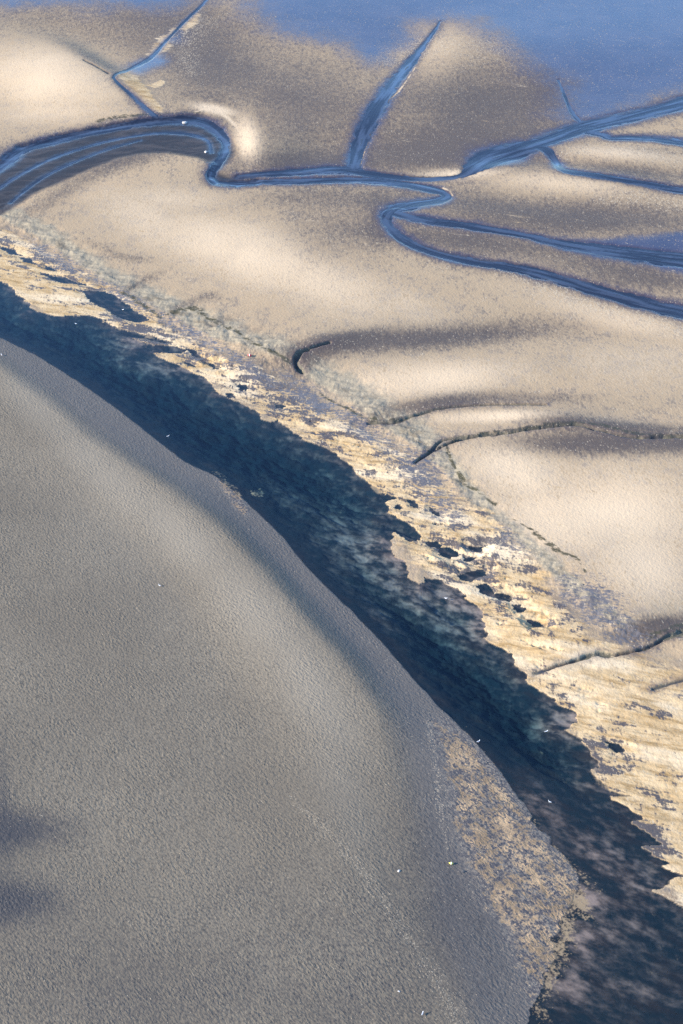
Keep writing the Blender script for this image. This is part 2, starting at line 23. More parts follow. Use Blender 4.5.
CLOUD_BED = [(34.1, 143.5, 2.7, -2.2, -1.4, -2.4, 1), (31.9, 136.7, 1.1, -3.1, -2.7, -1.8, 1), (29.9, 129.5, 1.1, -2.9, -3.1, -2.0, 0.9), (36.8, 138.4, 3.5, -1.7, -0.9, -2.2, 0.7), (38.7, 128.7, 7.4, -1.6, -0.6, -2.1, 0.6), (29.1, 162.1, 2.3, -4.5, -1.7, -1.8, 0.6), (36.4, 150.6, 5.0, -5.2, -1.4, -2.1, 0.7), (15.0, 205.8, 7.7, -8.9, -1.3, -2.6, 0.8), (6.7, 215.3, 5.1, -7.1, -1.8, -3.4, 0.7), (-2.1, 231.5, 8.8, -10.3, -0.8, -2.0, 0.6), (1.5, 225.5, 6.1, -10.2, -3.5, -5.8, 0.8), (18.5, 208.5, 6.1, -3.6, -1.0, -3.5, 0.9), (10.3, 219.6, 3.8, -5.5, -2.4, -4.4, 0.6), (-7.7, 237.8, 7.6, -8.9, -1.2, -3.1, 0.5), (23.1, 201.9, 3.0, -2.8, -1.2, -2.7, 0.8), (33.9, 179.0, 3.4, 0.0, -0.3, -3.1, 0.8), (-47.7, 296.3, 8.7, -1.5, 0.2, -2.6, 0.5), (-40.3, 286.6, 10.6, -4.2, -0.0, -2.4, 0.5), (6.5, 205.8, 4.9, -6.7, -1.1, -2.0, 0.4), (36.6, 152.5, 6.9, -7.3, -1.2, -1.8, 0.5), (31.4, 156.3, 4.2, -6.6, -1.6, -1.9, 0.5), (38.9, 148.8, 4.9, -5.1, -0.8, -1.2, 0.5), (34.1, 133.4, 9.2, -4.3, -2.5, -5.9, 0.4), (37.9, 141.8, 4.3, -5.4, -1.1, -1.3, 0.5), (32.0, 127.1, 6.8, -3.1, -1.2, -2.9, 0.4)]
BANK = [(-131.1, 348.1), (-89.3, 309.7), (-72.9, 292.1), (-59.9, 277.0), (-47.8, 262.3), (-36.7, 249.6), (-26.3, 238.4), (-18.4, 229.4), (-9.9, 216.7), (-1.9, 203.2), (4.6, 191.6), (9.5, 180.8), (11.8, 168.2), (12.5, 152.5), (14.1, 140.1), (16.6, 128.7), (18.4, 118.3), (19.3, 99.8), (-23.8, 68.4), (-96.5, 99.8), (-171.2, 272.8)]
PLATEAU = [(-131.9, 399.3), (-108.3, 376.9), (-84.6, 359.2), (-72.9, 347.5), (-58.7, 330.8), (-45.6, 317.1), (-33.3, 305.1), (-21.8, 295.0), (-11.9, 287.9), (-2.4, 278.2), (5.7, 267.5), (12.5, 260.1), (18.9, 249.6), (24.0, 239.7), (30.3, 227.2), (37.9, 213.9), (45.0, 202.6), (50.8, 197.5), (61.8, 194.3), (89.4, 188.2), (129.3, 208.5), (288.3, 616.8), (-281.8, 616.8), (-212.6, 435.0)]
GULL_SPOTS = [(-31.3, 212.0), (20.9, 174.1), (17.8, 208.7), (10.3, 124.6), (-72.1, 290.0), (-34.1, 259.2), (-58.3, 304.2), (-48.7, 310.6), (31.5, 176.4), (30.5, 161.7)]
STONES = [(17.0, 148.3), (28.0, 130.6), (13.6, 178.8), (21.9, 169.7), (41.3, 210.6), (-43.3, 415.1), (-36.0, 394.7), (7.4, 128.1), (8.0, 148.3)]
BUOYS = [(-19.3, 287.9), (15.4, 149.7)]
FRINGE = [[(20.2, 253.8, 0.4), (20.8, 249.6, 0.62), (21.9, 245.6, 0.64), (23.0, 242.0, 0.95), (25.4, 239.1, 1.03), (28.1, 235.2, 0.75)], [(30.7, 230.9, 0.51), (33.6, 227.2, 0.74), (36.2, 223.1, 0.93), (37.8, 220.2, 1.25), (40.8, 217.9, 0.71), (42.0, 213.9, 0.41)], [(-50.3, 319.0, 0.98), (-45.2, 313.4, 1.25), (-40.1, 306.9, 0.9)], [(-38.0, 307.8, 1.68), (-33.8, 310.6, 2.17), (-28.9, 305.1, 1.29), (-24.7, 300.7, 1.3)], [(-23.1, 299.4, 0.88), (-18.5, 292.9, 0.93), (-10.8, 285.4, 0.96)], [(-66.8, 415.1, 2.09), (-61.5, 417.3, 2.14), (-50.6, 419.4, 1.44), (-39.5, 420.8, 1.45)], [(-9.6, 287.1, 0.66), (-8.9, 283.8, 0.65)], [(17.1, 252.4, 0.61), (25.1, 256.9, 0.99), (35.1, 259.0, 1.04), (48.1, 260.8, 1.09), (58.4, 257.3, 1.08), (66.8, 257.6, 1.05)], [(50.8, 197.5, 0.89), (54.1, 199.0, 1.13), (58.0, 200.6, 1.38)], [(-4.4, 274.7, 0.89), (0.7, 269.0, 0.88), (5.7, 263.8, 1.03), (11.6, 263.8, 0.73)]]

S = bpy.context.scene
COL = S.collection
rng = np.random.default_rng(11)
random.seed(5)
SUN_E = math.radians(22.0)
SUN_AZ = (-0.985, -0.174)          # horizontal direction towards the sun

# ------------------------------------------------------------------ helpers
def sstep(a, b, x):
    t = np.clip((x - a) / (b - a), 0, 1)
    return t * t * (3 - 2 * t)

_perm = rng.permutation(4096)
_g = rng.uniform(0, 2 * math.pi, 4096)
_gx, _gy = np.cos(_g), np.sin(_g)
def perlin(x, y):
    xi = np.floor(x).astype(np.int64); yi = np.floor(y).astype(np.int64)
    fx = (x - xi); fy = (y - yi)
    u = fx * fx * fx * (fx * (fx * 6 - 15) + 10); v = fy * fy * fy * (fy * (fy * 6 - 15) + 10)
    def c(dx, dy):
        h = _perm[(_perm[(xi + dx) & 4095] + yi + dy) & 4095]
        return _gx[h] * (fx - dx) + _gy[h] * (fy - dy)
    a = c(0, 0); b = c(1, 0); d = c(0, 1); e = c(1, 1)
    return ((a + (b - a) * u) + ((d + (e - d) * u) - (a + (b - a) * u)) * v) * 1.4
def fbm(x, y, octaves=4, gain=.5, seed=0.):
    s = 0; a = 1.; n = 0
    for k in range(octaves):
        s = s + a * perlin(x * 2 ** k + 17.3 * k + seed, y * 2 ** k - 9.1 * k + seed * 1.7)
        n += a; a *= gain
    return s / n
def rot(x, y, deg, sx, sy):
    c, s = math.cos(math.radians(deg)), math.sin(math.radians(deg))
    return (x * c + y * s) / sx, (-x * s + y * c) / sy

def catmull(p, n=4):
    p = np.array(p, float); out = []
    for i in range(len(p) - 1):
        p0 = p[max(i - 1, 0)]; p1 = p[i]; p2 = p[i + 1]; p3 = p[min(i + 2, len(p) - 1)]
        for k in range(n):
            t = k / n
            out.append(.5 * ((2 * p1) + (-p0 + p2) * t + (2 * p0 - 5 * p1 + 4 * p2 - p3) * t * t + (-p0 + 3 * p1 - 3 * p2 + p3) * t ** 3))
    out.append(p[-1])
    return np.array(out)

def poly_sd(X, Y, pts, reach):
    """signed distance to a polygon, negative inside, only evaluated within `reach` of its box"""
    P = np.array(pts, float)
    out = np.full(X.shape, reach, float)
    m = (X > P[:, 0].min() - reach) & (X < P[:, 0].max() + reach) & (Y > P[:, 1].min() - reach) & (Y < P[:, 1].max() + reach)
    x = X[m]; y = Y[m]
    if x.size == 0: return out
    d2 = np.full(x.shape, 1e12); inside = np.zeros(x.shape, bool)
    for i in range(len(P)):
        ax, ay = P[i - 1]; bx, by = P[i]
        ex, ey = bx - ax, by - ay; L = ex * ex + ey * ey
        if L < 1e-9: continue
        px, py = x - ax, y - ay
        t = np.clip((px * ex + py * ey) / L, 0, 1)
        d2 = np.minimum(d2, (px - ex * t) ** 2 + (py - ey * t) ** 2)
        if ay != by:
            c = ((ay > y) != (by > y)) & (x < (bx - ax) * (y - ay) / (by - ay) + ax)
            inside ^= c
    d = np.sqrt(d2)
    out[m] = np.clip(np.where(inside, -d, d), -reach * 3, reach)
    return out

def line_ratio(X, Y, pts, reach, along=False):
    """distance to a polyline and half-width there"""
    P = np.array(pts, float)
    if P.shape[1] == 2: P = np.c_[P, np.ones(len(P))]
    P = catmull(P, 4)
    d_out = np.full(X.shape, reach * 1.0); w_out = np.ones(X.shape)
    m = (X > P[:, 0].min() - reach) & (X < P[:, 0].max() + reach) & (Y > P[:, 1].min() - reach) & (Y < P[:, 1].max() + reach)
    idx = np.nonzero(m)[0]
    x = X[idx]; y = Y[idx]
    best = np.full(x.shape, reach * 1.0); bw = np.ones(x.shape); ba = np.zeros(x.shape); bo = np.zeros(x.shape)
    run = 0.
    for i in range(len(P) - 1):
        ax, ay, aw = P[i]; bx, by, bw_ = P[i + 1]
        lo = min(ax, bx) - reach; hi = max(ax, bx) + reach; l2 = min(ay, by) - reach; h2 = max(ay, by) + reach
        k = np.nonzero((x > lo) & (x < hi) & (y > l2) & (y < h2))[0]
        ex, ey = bx - ax, by - ay; L = ex * ex + ey * ey + 1e-9
        r0 = run; run += math.sqrt(L)
        if k.size == 0: continue
        px, py = x[k] - ax, y[k] - ay
        t = np.clip((px * ex + py * ey) / L, 0, 1)
        d = np.hypot(px - ex * t, py - ey * t); w = aw + (bw_ - aw) * t
        b = d < best[k]
        best[k[b]] = d[b]; bw[k[b]] = w[b]
        if along:
            ba[k[b]] = r0 + t[b] * math.sqrt(L); bo[k[b]] = (d * np.sign(ex * py - ey * px))[b]
    d_out[idx] = best; w_out[idx] = np.maximum(bw, .05)
    if along:
        A = np.zeros(X.shape); O = np.zeros(X.shape); A[idx] = ba; O[idx] = bo
        return d_out, w_out, A, O
    return d_out, w_out

def ell_r2(X, Y, e):
    cx, cy, ax, ay, bx, by, v = e
    det = ax * by - ay * bx
    if abs(det) < 1e-6: return np.full(X.shape, 99.)
    dx, dy = X - cx, Y - cy
    return ((dx * by - dy * bx) / det) ** 2 + ((-dx * ay + dy * ax) / det) ** 2

# ------------------------------------------------------------------ low relief: heights whose slopes towards the sun follow RELIEF
GX0, GY0, NX, NY = -256., 40., 512, 768
gx, gy = np.meshgrid(np.arange(NX) + GX0, np.arange(NY) + GY0)
slope = np.zeros_like(gx)
for e in RELIEF:
    slope += 1.7 * e[-1] * np.exp(-1.2 * ell_r2(gx, gy, e))
kx = np.fft.fftfreq(NX) * 2 * math.pi; ky = np.fft.fftfreq(NY) * 2 * math.pi
KX, KY = np.meshgrid(kx, ky)
kd = -SUN_AZ[0] * KX - SUN_AZ[1] * KY
den = kd ** 2 + .08 * (KX ** 2 + KY ** 2) + 2e-4
RH = np.real(np.fft.ifft2(-1j * kd * np.fft.fft2(slope) / den))
def relief(x, y):
    fx = np.clip(x - GX0, 0, NX - 1.001); fy = np.clip(y - GY0, 0, NY - 1.001)
    i = fx.astype(int); j = fy.astype(int); u = fx - i; v = fy - j
    return (RH[j, i] * (1 - u) + RH[j, i + 1] * u) * (1 - v) + (RH[j + 1, i] * (1 - u) + RH[j + 1, i + 1] * u) * v

# ------------------------------------------------------------------ terrain fields
LINES_M = [(MARGIN)]
def terrain(X, Y):
    f = {}
    st_x, st_y = rot(X, Y, -22, 5.0, 1.0)
    streak = fbm(st_x * .55, st_y * .55, 4, .55, 3.)          # drawn out along the current
    lump = fbm(X * .33, Y * .33, 3, .5, 9.)
    broad = fbm(X * .05, Y * .05, 3, .5, 5.)
    fine = fbm(X * 1.3, Y * 1.3, 2, .5, 21.)
    # main channel
    sd = poly_sd(X, Y, CHANNEL, 90.)
    dl, _ = line_ratio(X, Y, LEFT_SHORE, 140.)
    right = sstep(.2, 2.0, dl - np.abs(sd))
    warp = right * (streak * 1.1 + lump * .55 + fine * .25) + (1 - right) * (lump * .25 + broad * .4 + sstep(172, 150, Y) * (lump * .9 + streak * .8))
    sdw = sd + warp * sstep(60, 20, np.abs(sd))
    pool = np.full(X.shape, 8.)
    for p in POOLS:
        pool = np.minimum(pool, poly_sd(X, Y, p, 8.))
    n2 = fbm(*rot(X, Y, -20, 4.2, 1.7), 4, .55, 81.)
    zone = sstep(.3, 2.5, sdw) * sstep(15, 4, sdw) * right
    pool = np.where(zone > .02, np.minimum(pool, (.50 - n2 + (1 - zone) * 1.2 - .25 * sstep(0, 1, fbm(X * .06, Y * .06, 2, .5, 91.))) * 7), pool)
    poolw = pool + streak * .9 + lump * .6 + fine * .35
    bank = poly_sd(X, Y, BANK, 60.) + broad * 1.2
    plat = poly_sd(X, Y, PLATEAU, 60.) + lump * .6 + broad * 1.5
    onplat = sstep(4.5, -1.0, plat)
    # heights
    rel = relief(X, Y)
    hr = .05 + .03 * np.clip(sdw, 0, 26) + .55 * onplat + rel * sstep(0, 8, sdw)
    gold_area = 1 - onplat
    hr += gold_area * right * sstep(0, 2, sdw) * (streak * .06 + lump * .05)
    ridge = 1 - np.abs(fbm(X * .12, Y * .12, 4, .5, 33.)) * 2
    dm, wm = line_ratio(X, Y, MARGIN, 30.)
    mar = np.exp(-(dm / np.maximum(wm, .5)) ** 2)
    f['margin'] = mar * sstep(3.5, -1, plat)
    hr -= .6 * mar * onplat * np.clip(ridge - .45, 0, 1)
    hr += .42 * mar * fbm(X * .35, Y * .35, 4, .6, 41.)
    hl = .03 + .035 * np.clip(sdw, 0, 8) + (.52 * sstep(-.5, 4.8, -bank) - .72 * sstep(3.5, 36, -bank)) * sstep(150, 235, Y + .25 * X + 30) + .1 * sstep(3, 20, -bank) + rel * sstep(2, 10, sdw)
    far = sd >= 89.9
    w = np.where(far, np.where(bank < 0, 0., 1.), right)
    h = hl * (1 - w) + hr * w
    # keep dry ground above the channel water
    lo = .02 + .02 * np.clip(sdw, 0, 4)
    soft = lo + .25 * np.logaddexp(0, (h - lo) / .25)
    h = np.where(sdw > 12, soft, np.maximum(h, lo) + (soft - np.maximum(h, lo)) * sstep(4, 12, sdw))
    dR = np.clip(-sdw, 0, 40); dL = np.clip(dl + warp * (1 - right), 0, 40)
    shal = sstep(.12, .42, fbm(X * .09, Y * .09, 3, .5, 101.))
    fr = .03 + .05 * (1 - shal) + (.30 - .20 * shal) * np.clip(dR, 0, 1.6) + .26 * np.clip(dR - 1.6, 0, 12)
    lowsh = sstep(172, 158, Y)
    fl_ = .01 + (.22 - .15 * lowsh) * np.clip(dL, 0, 12)
    depth = np.where(dl - np.abs(sd) > 0, np.minimum(fr, fl_), np.minimum(fl_, .01 + (.22 - .15 * lowsh) * dR))
    cb = np.zeros(X.shape)
    for e in CLOUD_BED:
        cb = np.maximum(cb, e[-1] * np.exp(-.9 * ell_r2(X, Y, e)))
    bedl = fbm(*rot(X, Y, -35, 4.0, 1.8), 4, .55, 51.)
    depth = np.minimum(depth, 1.9) * (1 - .75 * np.clip(cb, 0, 1))
    depth *= (1 + .6 * bedl) * (.30 + .70 * sstep(160, 176, Y + .28 * (X - 35)))
    inw = sdw < 0
    h = np.where(inw, -np.clip(depth, .01, 2.4), h)
    pm = (~inw) & (poolw < 0)
    h = np.where(pm, -np.clip(.03 + .15 * -poolw, 0, .25), np.where((~inw) & (poolw < 2.5) & (right > .5), np.minimum(h, .015 + .05 * np.clip(poolw, 0, 3)) * (1 - sstep(0, 2.5, poolw)) + h * sstep(0, 2.5, poolw), h))
    f['under'] = sstep(.12, -.08, np.where(pm, poolw, sdw))
    f['in_channel'] = inw
    # tidal creek with a mud bed
    cr = poly_sd(X, Y, CREEK, 25.) + lump * .5 + fine * .2
    cut = sstep(.8, -2.4, cr)
    f['creek'] = sstep(1.0, -2.6, cr)
    h0 = h.copy()
    h = h - cut * (.50 + .07 * fbm(*rot(X, Y, 16, 14, 3.2), 4, .5, 61.))
    hbase = h.copy()
    # streams
    ss = np.full(X.shape, 30.); cutd = np.zeros(X.shape); halo = np.zeros(X.shape); sheet = np.full(X.shape, -9.); flow = np.zeros(X.shape)
    for L, d in STREAMS:
        d = d * .62
        dd, ww, al, of = line_ratio(X, Y, L, 30., True)
        fl = fbm(al / 16., of / 1.6, 4, .55, 71. + d * 40)
        near = dd - ww < ss
        flow = np.where(near, fl, flow)
        dd = dd + (lump * .38 + fine * .16 + .25 * fbm(al / 7., of * 0 + d * 9, 3, .5, 15.)) * np.minimum(ww, 2.4) 
        e = dd / ww
        c = d * sstep(1.45, .45, e) * (.82 + .18 * np.clip(1 - e * e, 0, 1))
        cutd = np.maximum(cutd, c)
        ss = np.minimum(ss, dd - ww)
        sheet = np.maximum(sheet, np.where(e < 1.6, hbase - .50 * d, -9))
        halo = np.maximum(halo, np.exp(-np.clip(dd - ww, 0, 99) / (1.5 + .55 * ww)))
    h = h - cutd * (1 - 1.15 * np.clip(flow + .02, -.3, 1))
    f['flow'] = np.clip(flow * 1.2 + .5, 0, 1)
    f['stream_sd'] = ss; f['sheet'] = sheet
    f['stream'] = sstep(.25, -.5, ss)
    # narrow gullies with a steep far bank
    gl = np.zeros(X.shape); gs = np.full(X.shape, 30.)
    for L, d in GULLIES:
        dd, ww = line_ratio(X, Y, L, 30.)
        dd = dd + (lump * .6 + fbm(X * .7, Y * .7, 2, .5, 23.) * .5) * np.minimum(ww, 1.2)
        ww = np.maximum(ww, .45)
        e = dd / ww
        gl = np.maximum(gl, .75 * d * sstep(1.15, .2, e))
        gs = np.minimum(gs, dd - ww)
        halo = np.maximum(halo, .6 * np.exp(-np.clip(dd - ww, 0, 99) / 1.4))
    h = np.maximum(h - 1.25 * gl, np.minimum(h, .04))
    f['gully'] = sstep(.15, -.35, gs)
    h = np.where(inw | pm, h, np.maximum(h, .015))
    f['halo'] = halo
    # colour zones
    gold = np.zeros(X.shape)
    for p, s in GOLD:
        q = poly_sd(X, Y, p, max(s * 3, 4.))
        gold = np.maximum(gold, sstep(s, -s, q + (streak * 1.2 + lump * .8) * min(1, s)))
    gold = np.where(pm, 0, np.where(inw & (right > .5), gold * shal * sstep(-1.6, 0, sdw), gold))
    f['gold'] = gold
    film = np.zeros(X.shape)
    for p, s in FILM:
        q = poly_sd(X, Y, p, s * 4.5)
        film = np.maximum(film, sstep(s * 3.0, -s * 2.4, q + broad * s * .9 + streak * s * .25))
    f['film'] = film
    damp_shade = np.zeros(X.shape)
    for e in DAMP_SHADE:
        if e[-1] > 0: damp_shade = 1 - (1 - damp_shade) * (1 - e[-1] * np.exp(-.9 * ell_r2(X, Y, e)))
    dry_lit = np.zeros(X.shape)
    for e in DRY_LIT:
        dry_lit = np.maximum(dry_lit, e[-1] * np.exp(-.9 * ell_r2(X, Y, e)))
    for L in RIMS:
        dd, ww = line_ratio(X, Y, L, 20.)
        dry_lit = np.maximum(dry_lit, .85 * np.exp(-((dd + lump * .6) / ww) ** 2))  # sun on the bank rims goes into the colour mask
    mot = np.zeros(X.shape)
    for e in MOTTLE:
        mot = np.maximum(mot, e[-1] * np.exp(-.8 * ell_r2(X, Y, e)))
    f['mottle'] = mot
    spz = np.zeros(X.shape)
    for e in SPECK:
        spz = np.maximum(spz, e[-1] * np.exp(-.8 * ell_r2(X, Y, e)))
    fr_ = np.zeros(X.shape)
    for L in FRINGE:
        dd, ww = line_ratio(X, Y, L, 15.)
        fr_ = np.maximum(fr_, np.exp(-((dd + lump * .7) / ww) ** 2))
    f['fringe'] = fr_
    f['speck'] = spz * (.8 + .5 * streak)
    f['dry_lit'] = np.clip(dry_lit * (1 + .4 * broad), 0, 1)
    f['damp_shade'] = np.clip(damp_shade + .12 * broad, 0, 1)
    grit = np.zeros(X.shape)
    for L in GRIT:
        dd, ww = line_ratio(X, Y, L, 30.)
        grit = np.maximum(grit, np.exp(-(dd / ww) ** 2))
    f['grit'] = grit
    bedf = fbm(*rot(X, Y, -30, 1.6, .8), 3, .6, 57.)
    f['silt'] = np.clip(cb * (.50 + .95 * bedl + .55 * bedf + .3 * streak) + (.40 * np.clip(.9 * bedl + .6 * bedf + .22, 0, 1) * sstep(-12, -1, sd) + .22 * np.clip(bedl + .5 * bedf + .1, 0, 1)) * np.clip(right + .3, 0, 1), 0, 1)
    f['bank'] = (1 - w)
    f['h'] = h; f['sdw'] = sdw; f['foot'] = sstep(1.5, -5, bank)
    return f

# ------------------------------------------------------------------ materials
def mat(name):
    m = bpy.data.materials.new(name); m.use_nodes = True
    n = m.node_tree; n.nodes.clear()
    o = n.nodes.new('ShaderNodeOutputMaterial')
    return m, n, o
class G:
    """small node-graph writer"""
    def __init__(s, nt): s.nt = nt
    def node(s, t, **kw):
        n = s.nt.nodes.new(t)
        for k, v in kw.items(): setattr(n, k, v)
        return n
    def put(s, sock, v):
        if isinstance(v, bpy.types.NodeSocket): s.nt.links.new(v, sock)
        elif isinstance(v, tuple) and len(v) == 3 and sock.type == 'RGBA': sock.default_value = v + (1,)
        else: sock.default_value = v
    def math(s, op, a, b=0., clamp=False, c=None):
        n = s.node('ShaderNodeMath', operation=op, use_clamp=clamp)
        s.put(n.inputs[0], a); s.put(n.inputs[1], b)
        if c is not None: s.put(n.inputs[2], c)
        return n.outputs[0]
    def mix(s, f, a, b, mode='MIX'):
        n = s.node('ShaderNodeMix', data_type='RGBA', blend_type=mode)
        s.put(n.inputs['Factor'], f)
        s.put(n.inputs[6], a); s.put(n.inputs[7], b)
        return n.outputs[2]
    def fmix(s, f, a, b):
        n = s.node('ShaderNodeMix', data_type='FLOAT')
        s.put(n.inputs[0], f); s.put(n.inputs[2], a); s.put(n.inputs[3], b)
        return n.outputs[0]
    def ramp(s, x, a, b):
        n = s.node('ShaderNodeMapRange', interpolation_type='SMOOTHSTEP')
        s.put(n.inputs[0], x); n.inputs[1].default_value = a; n.inputs[2].default_value = b
        return n.outputs[0]
    def coords(s, deg, sx, sy):
        t = s.node('ShaderNodeTexCoord')
        m = s.node('ShaderNodeMapping', vector_type='TEXTURE')
        m.inputs['Rotation'].default_value = (0, 0, math.radians(deg)); m.inputs['Scale'].default_value = (sx, sy, sx)
        s.nt.links.new(t.outputs['Object'], m.inputs[0])
        return m.outputs[0]
    def noise(s, vec, scale=1., detail=3., rough=.55, dist=0.):
        n = s.node('ShaderNodeTexNoise', noise_dimensions='3D')
        s.put(n.inputs['Vector'], vec); n.inputs['Scale'].default_value = scale
        n.inputs['Detail'].default_value = detail; n.inputs['Roughness'].default_value = rough; n.inputs['Distortion'].default_value = dist
        return n.outputs[0]
    def attr(s, name):
        a = s.node('ShaderNodeAttribute', attribute_name=name)
        c = s.node('ShaderNodeSeparateColor'); s.nt.links.new(a.outputs['Color'], c.inputs[0])
        return c.outputs[0], c.outputs[1], c.outputs[2], a.outputs['Alpha']

def ground_material():
    m, nt, out = mat('tidal_mud'); g = G(nt)
    film, gold, damp_shade, bank = g.attr('zone_a')
    under, grit, margin, bedmud = g.attr('zone_b')
    silt, halo, foot, mudrun = g.attr('zone_c')
    dry_lit, mottle, speck, fringe = g.attr('zone_d')
    iso = g.coords(0, 1, 1)
    deep = g.coords(4, .75, 1.9)                   # crumbs drawn out away from the channel
    grain = g.fmix(bank, g.noise(deep, 1.9, 2, .6), g.noise(iso, 2.6, 2, .6))
    grain2 = g.fmix(bank, g.noise(deep, .8, 2, .6), g.noise(iso, 1.1, 2, .6))
    patch = g.noise(iso, .22, 4, .6)
    big = g.noise(iso, .035, 3, .5)
    streakv = g.coords(-20, 4.2, 1)
    streak = g.noise(streakv, .9, 4, .6)
    stipple = g.math('ADD', g.math('MULTIPLY', grain, .55), g.math('MULTIPLY', grain2, .45))
    sc = g.math('SUBTRACT', stipple, .5)          # centred
    # --- dry mud, with sunlit mounds, crests and rims painted paler
    tan = g.mix(big, (.325, .230, .134), (.375, .272, .162))
    tan = g.mix(g.math('MULTIPLY', g.ramp(patch, .40, .75), .6), tan, (.32, .235, .145))
    tan = g.mix(g.ramp(g.math('ADD', stipple, g.math('MULTIPLY', g.math('SUBTRACT', patch, .5), .5)), .50, .66), tan, (.22, .168, .118))
    tan = g.mix(g.math('MULTIPLY', dry_lit, g.ramp(g.math('ADD', stipple, g.math('MULTIPLY', dry_lit, .25)), .45, .62)), tan, (.56, .42, .265))
    grey = g.mix(g.ramp(g.math('ADD', g.math('MULTIPLY', big, .8), g.math('MULTIPLY', patch, .2)), .35, .65), (.144, .118, .084), (.174, .143, .101))
    grey = g.mix(g.ramp(grain, .45, .7), grey, (.104, .087, .064))
    grey = g.mix(g.math('MULTIPLY', dry_lit, .80), grey, (.235, .198, .145))  # bank crest painted paler for the sun on its slope
    c = g.mix(bank, tan, grey)
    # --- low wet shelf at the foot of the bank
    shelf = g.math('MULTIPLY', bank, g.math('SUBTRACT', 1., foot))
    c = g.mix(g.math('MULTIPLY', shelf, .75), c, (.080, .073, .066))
    # --- pale eroded margin
    mm = g.ramp(g.math('ADD', margin, g.math('MULTIPLY', g.math('SUBTRACT', patch, .5), .9)), .15, .60)
    pale = g.mix(g.ramp(streak, .4, .65), (.29, .245, .165), (.17, .155, .115))
    pale = g.mix(g.math('MULTIPLY', g.ramp(g.noise(g.coords(-30, 2, 1), .30, 4, .65), .54, .66), .65), pale, (.10, .082, .055))
    c = g.mix(g.math('MULTIPLY', mm, .8), c, pale)
    # --- damp mud, with shaded hollows and slopes painted dark too
    dmp_shade = g.math('MULTIPLY', g.math('MAXIMUM', damp_shade, g.math('MULTIPLY', halo, .75)), g.math('SUBTRACT', 1., g.math('MULTIPLY', dry_lit, .8)))
    film = g.math('MAXIMUM', film, g.math('MULTIPLY', g.math('MULTIPLY', halo, g.math('SUBTRACT', 1., mudrun)), g.math('SUBTRACT', .75, g.math('MULTIPLY', dry_lit, .7))))
    dd = g.ramp(g.math('ADD', dmp_shade, g.math('MULTIPLY', sc, 1.1)), .02, .80)
    damp_shade_c = g.mix(bank, (.088, .064, .047), (.050, .044, .040))
    c = g.mix(dd, c, damp_shade_c)
    # --- golden sand with weed-brown and dark wet streaks
    belt = g.noise(g.coords(-20, 4.2, 1), .34, 5, .66)
    gs_r = g.math('ADD', gold, g.math('ADD', g.math('MULTIPLY', g.math('SUBTRACT', streak, .5), 1.3), g.math('ADD', g.math('MULTIPLY', g.math('SUBTRACT', belt, .5), 1.5), g.math('MULTIPLY', sc, 1.3))))
    drift = g.noise(g.coords(-56, 2.6, 1), .50, 5, .66)
    gs_l = g.math('SUBTRACT', g.math('ADD', gold, g.math('ADD', g.math('MULTIPLY', g.math('SUBTRACT', drift, .5), 2.4), g.math('MULTIPLY', sc, 3.0))), .42)
    gg = g.ramp(g.fmix(bank, gs_r, gs_l), .30, .76)
    goldc = g.mix(g.ramp(patch, .36, .64), (.44, .295, .142), (.545, .39, .21))
    goldc = g.mix(g.math('MULTIPLY', g.ramp(g.noise(g.coords(-19, 4.5, 1), .85, 5, .68), .44, .68), .85), goldc, (.24, .145, .055))
    goldc = g.mix(g.ramp(g.noise(g.coords(-20, 3, 1), .14, 4, .6), .48, .68), goldc, (.61, .465, .285))
    goldc = g.mix(g.math('MULTIPLY', g.ramp(stipple, .50, .64), .45), goldc, (.30, .21, .115))
    gold_l = g.mix(g.ramp(g.math('ADD', g.math('MULTIPLY', patch, .6), g.math('MULTIPLY', stipple, .4)), .42, .58), (.37, .25, .135), (.19, .128, .07))
    goldc = g.mix(bank, goldc, gold_l)
    mn = g.noise(g.coords(-24, 2.6, 1), .42, 5, .66)
    md = g.math('ADD', g.math('ADD', mn, g.math('MULTIPLY', sc, .45)), g.math('MULTIPLY', mottle, .20))
    darkst = g.math('MULTIPLY', g.ramp(md, .63, .72), g.math('SUBTRACT', 1., bank))
    goldc = g.mix(g.math('MULTIPLY', darkst, .88), goldc, (.034, .030, .034))
    c = g.mix(gg, c, goldc)
    edge = g.math('MULTIPLY', g.math('MULTIPLY', gold, g.math('SUBTRACT', 1., gg)), .8)
    c = g.mix(edge, c, g.mix(g.ramp(stipple, .42, .60), (.055, .048, .050), (.22, .185, .14)))
    spf = g.noise(g.coords(-22, 2.0, .8), 1.7, 4, .68)
    spm = g.ramp(g.math('ADD', g.math('ADD', spf, g.math('MULTIPLY', sc, .5)), g.math('MULTIPLY', g.math('SUBTRACT', speck, .5), .30)), .42, .64)
    spm = g.math('MULTIPLY', spm, g.ramp(speck, .05, .45))
    c = g.mix(spm, c, g.mix(patch, (.070, .062, .064), (.15, .128, .108)))
    fz = g.ramp(g.math('ADD', g.math('MULTIPLY', fringe, .62), g.math('ADD', g.math('MULTIPLY', g.math('SUBTRACT', g.noise(g.coords(-30, 1.6, .8), .9, 4, .65), .5), 1.3), g.math('MULTIPLY', sc, .6))), .42, .66)
    c = g.mix(g.math('MULTIPLY', g.math('MULTIPLY', fz, fringe), .95), c, (.050, .046, .026))
    # --- standing film of water over mud
    ff = g.ramp(g.math('ADD', film, g.math('ADD', g.math('MULTIPLY', sc, .55), g.math('MULTIPLY', g.math('SUBTRACT', g.noise(deep, .16, 3, .6), .5), .4))), .05, .95)
    c = g.mix(ff, c, g.mix(g.ramp(g.noise(iso, .10, 3, .6), .35, .65), (.030, .016, .026), (.046, .028, .036)))
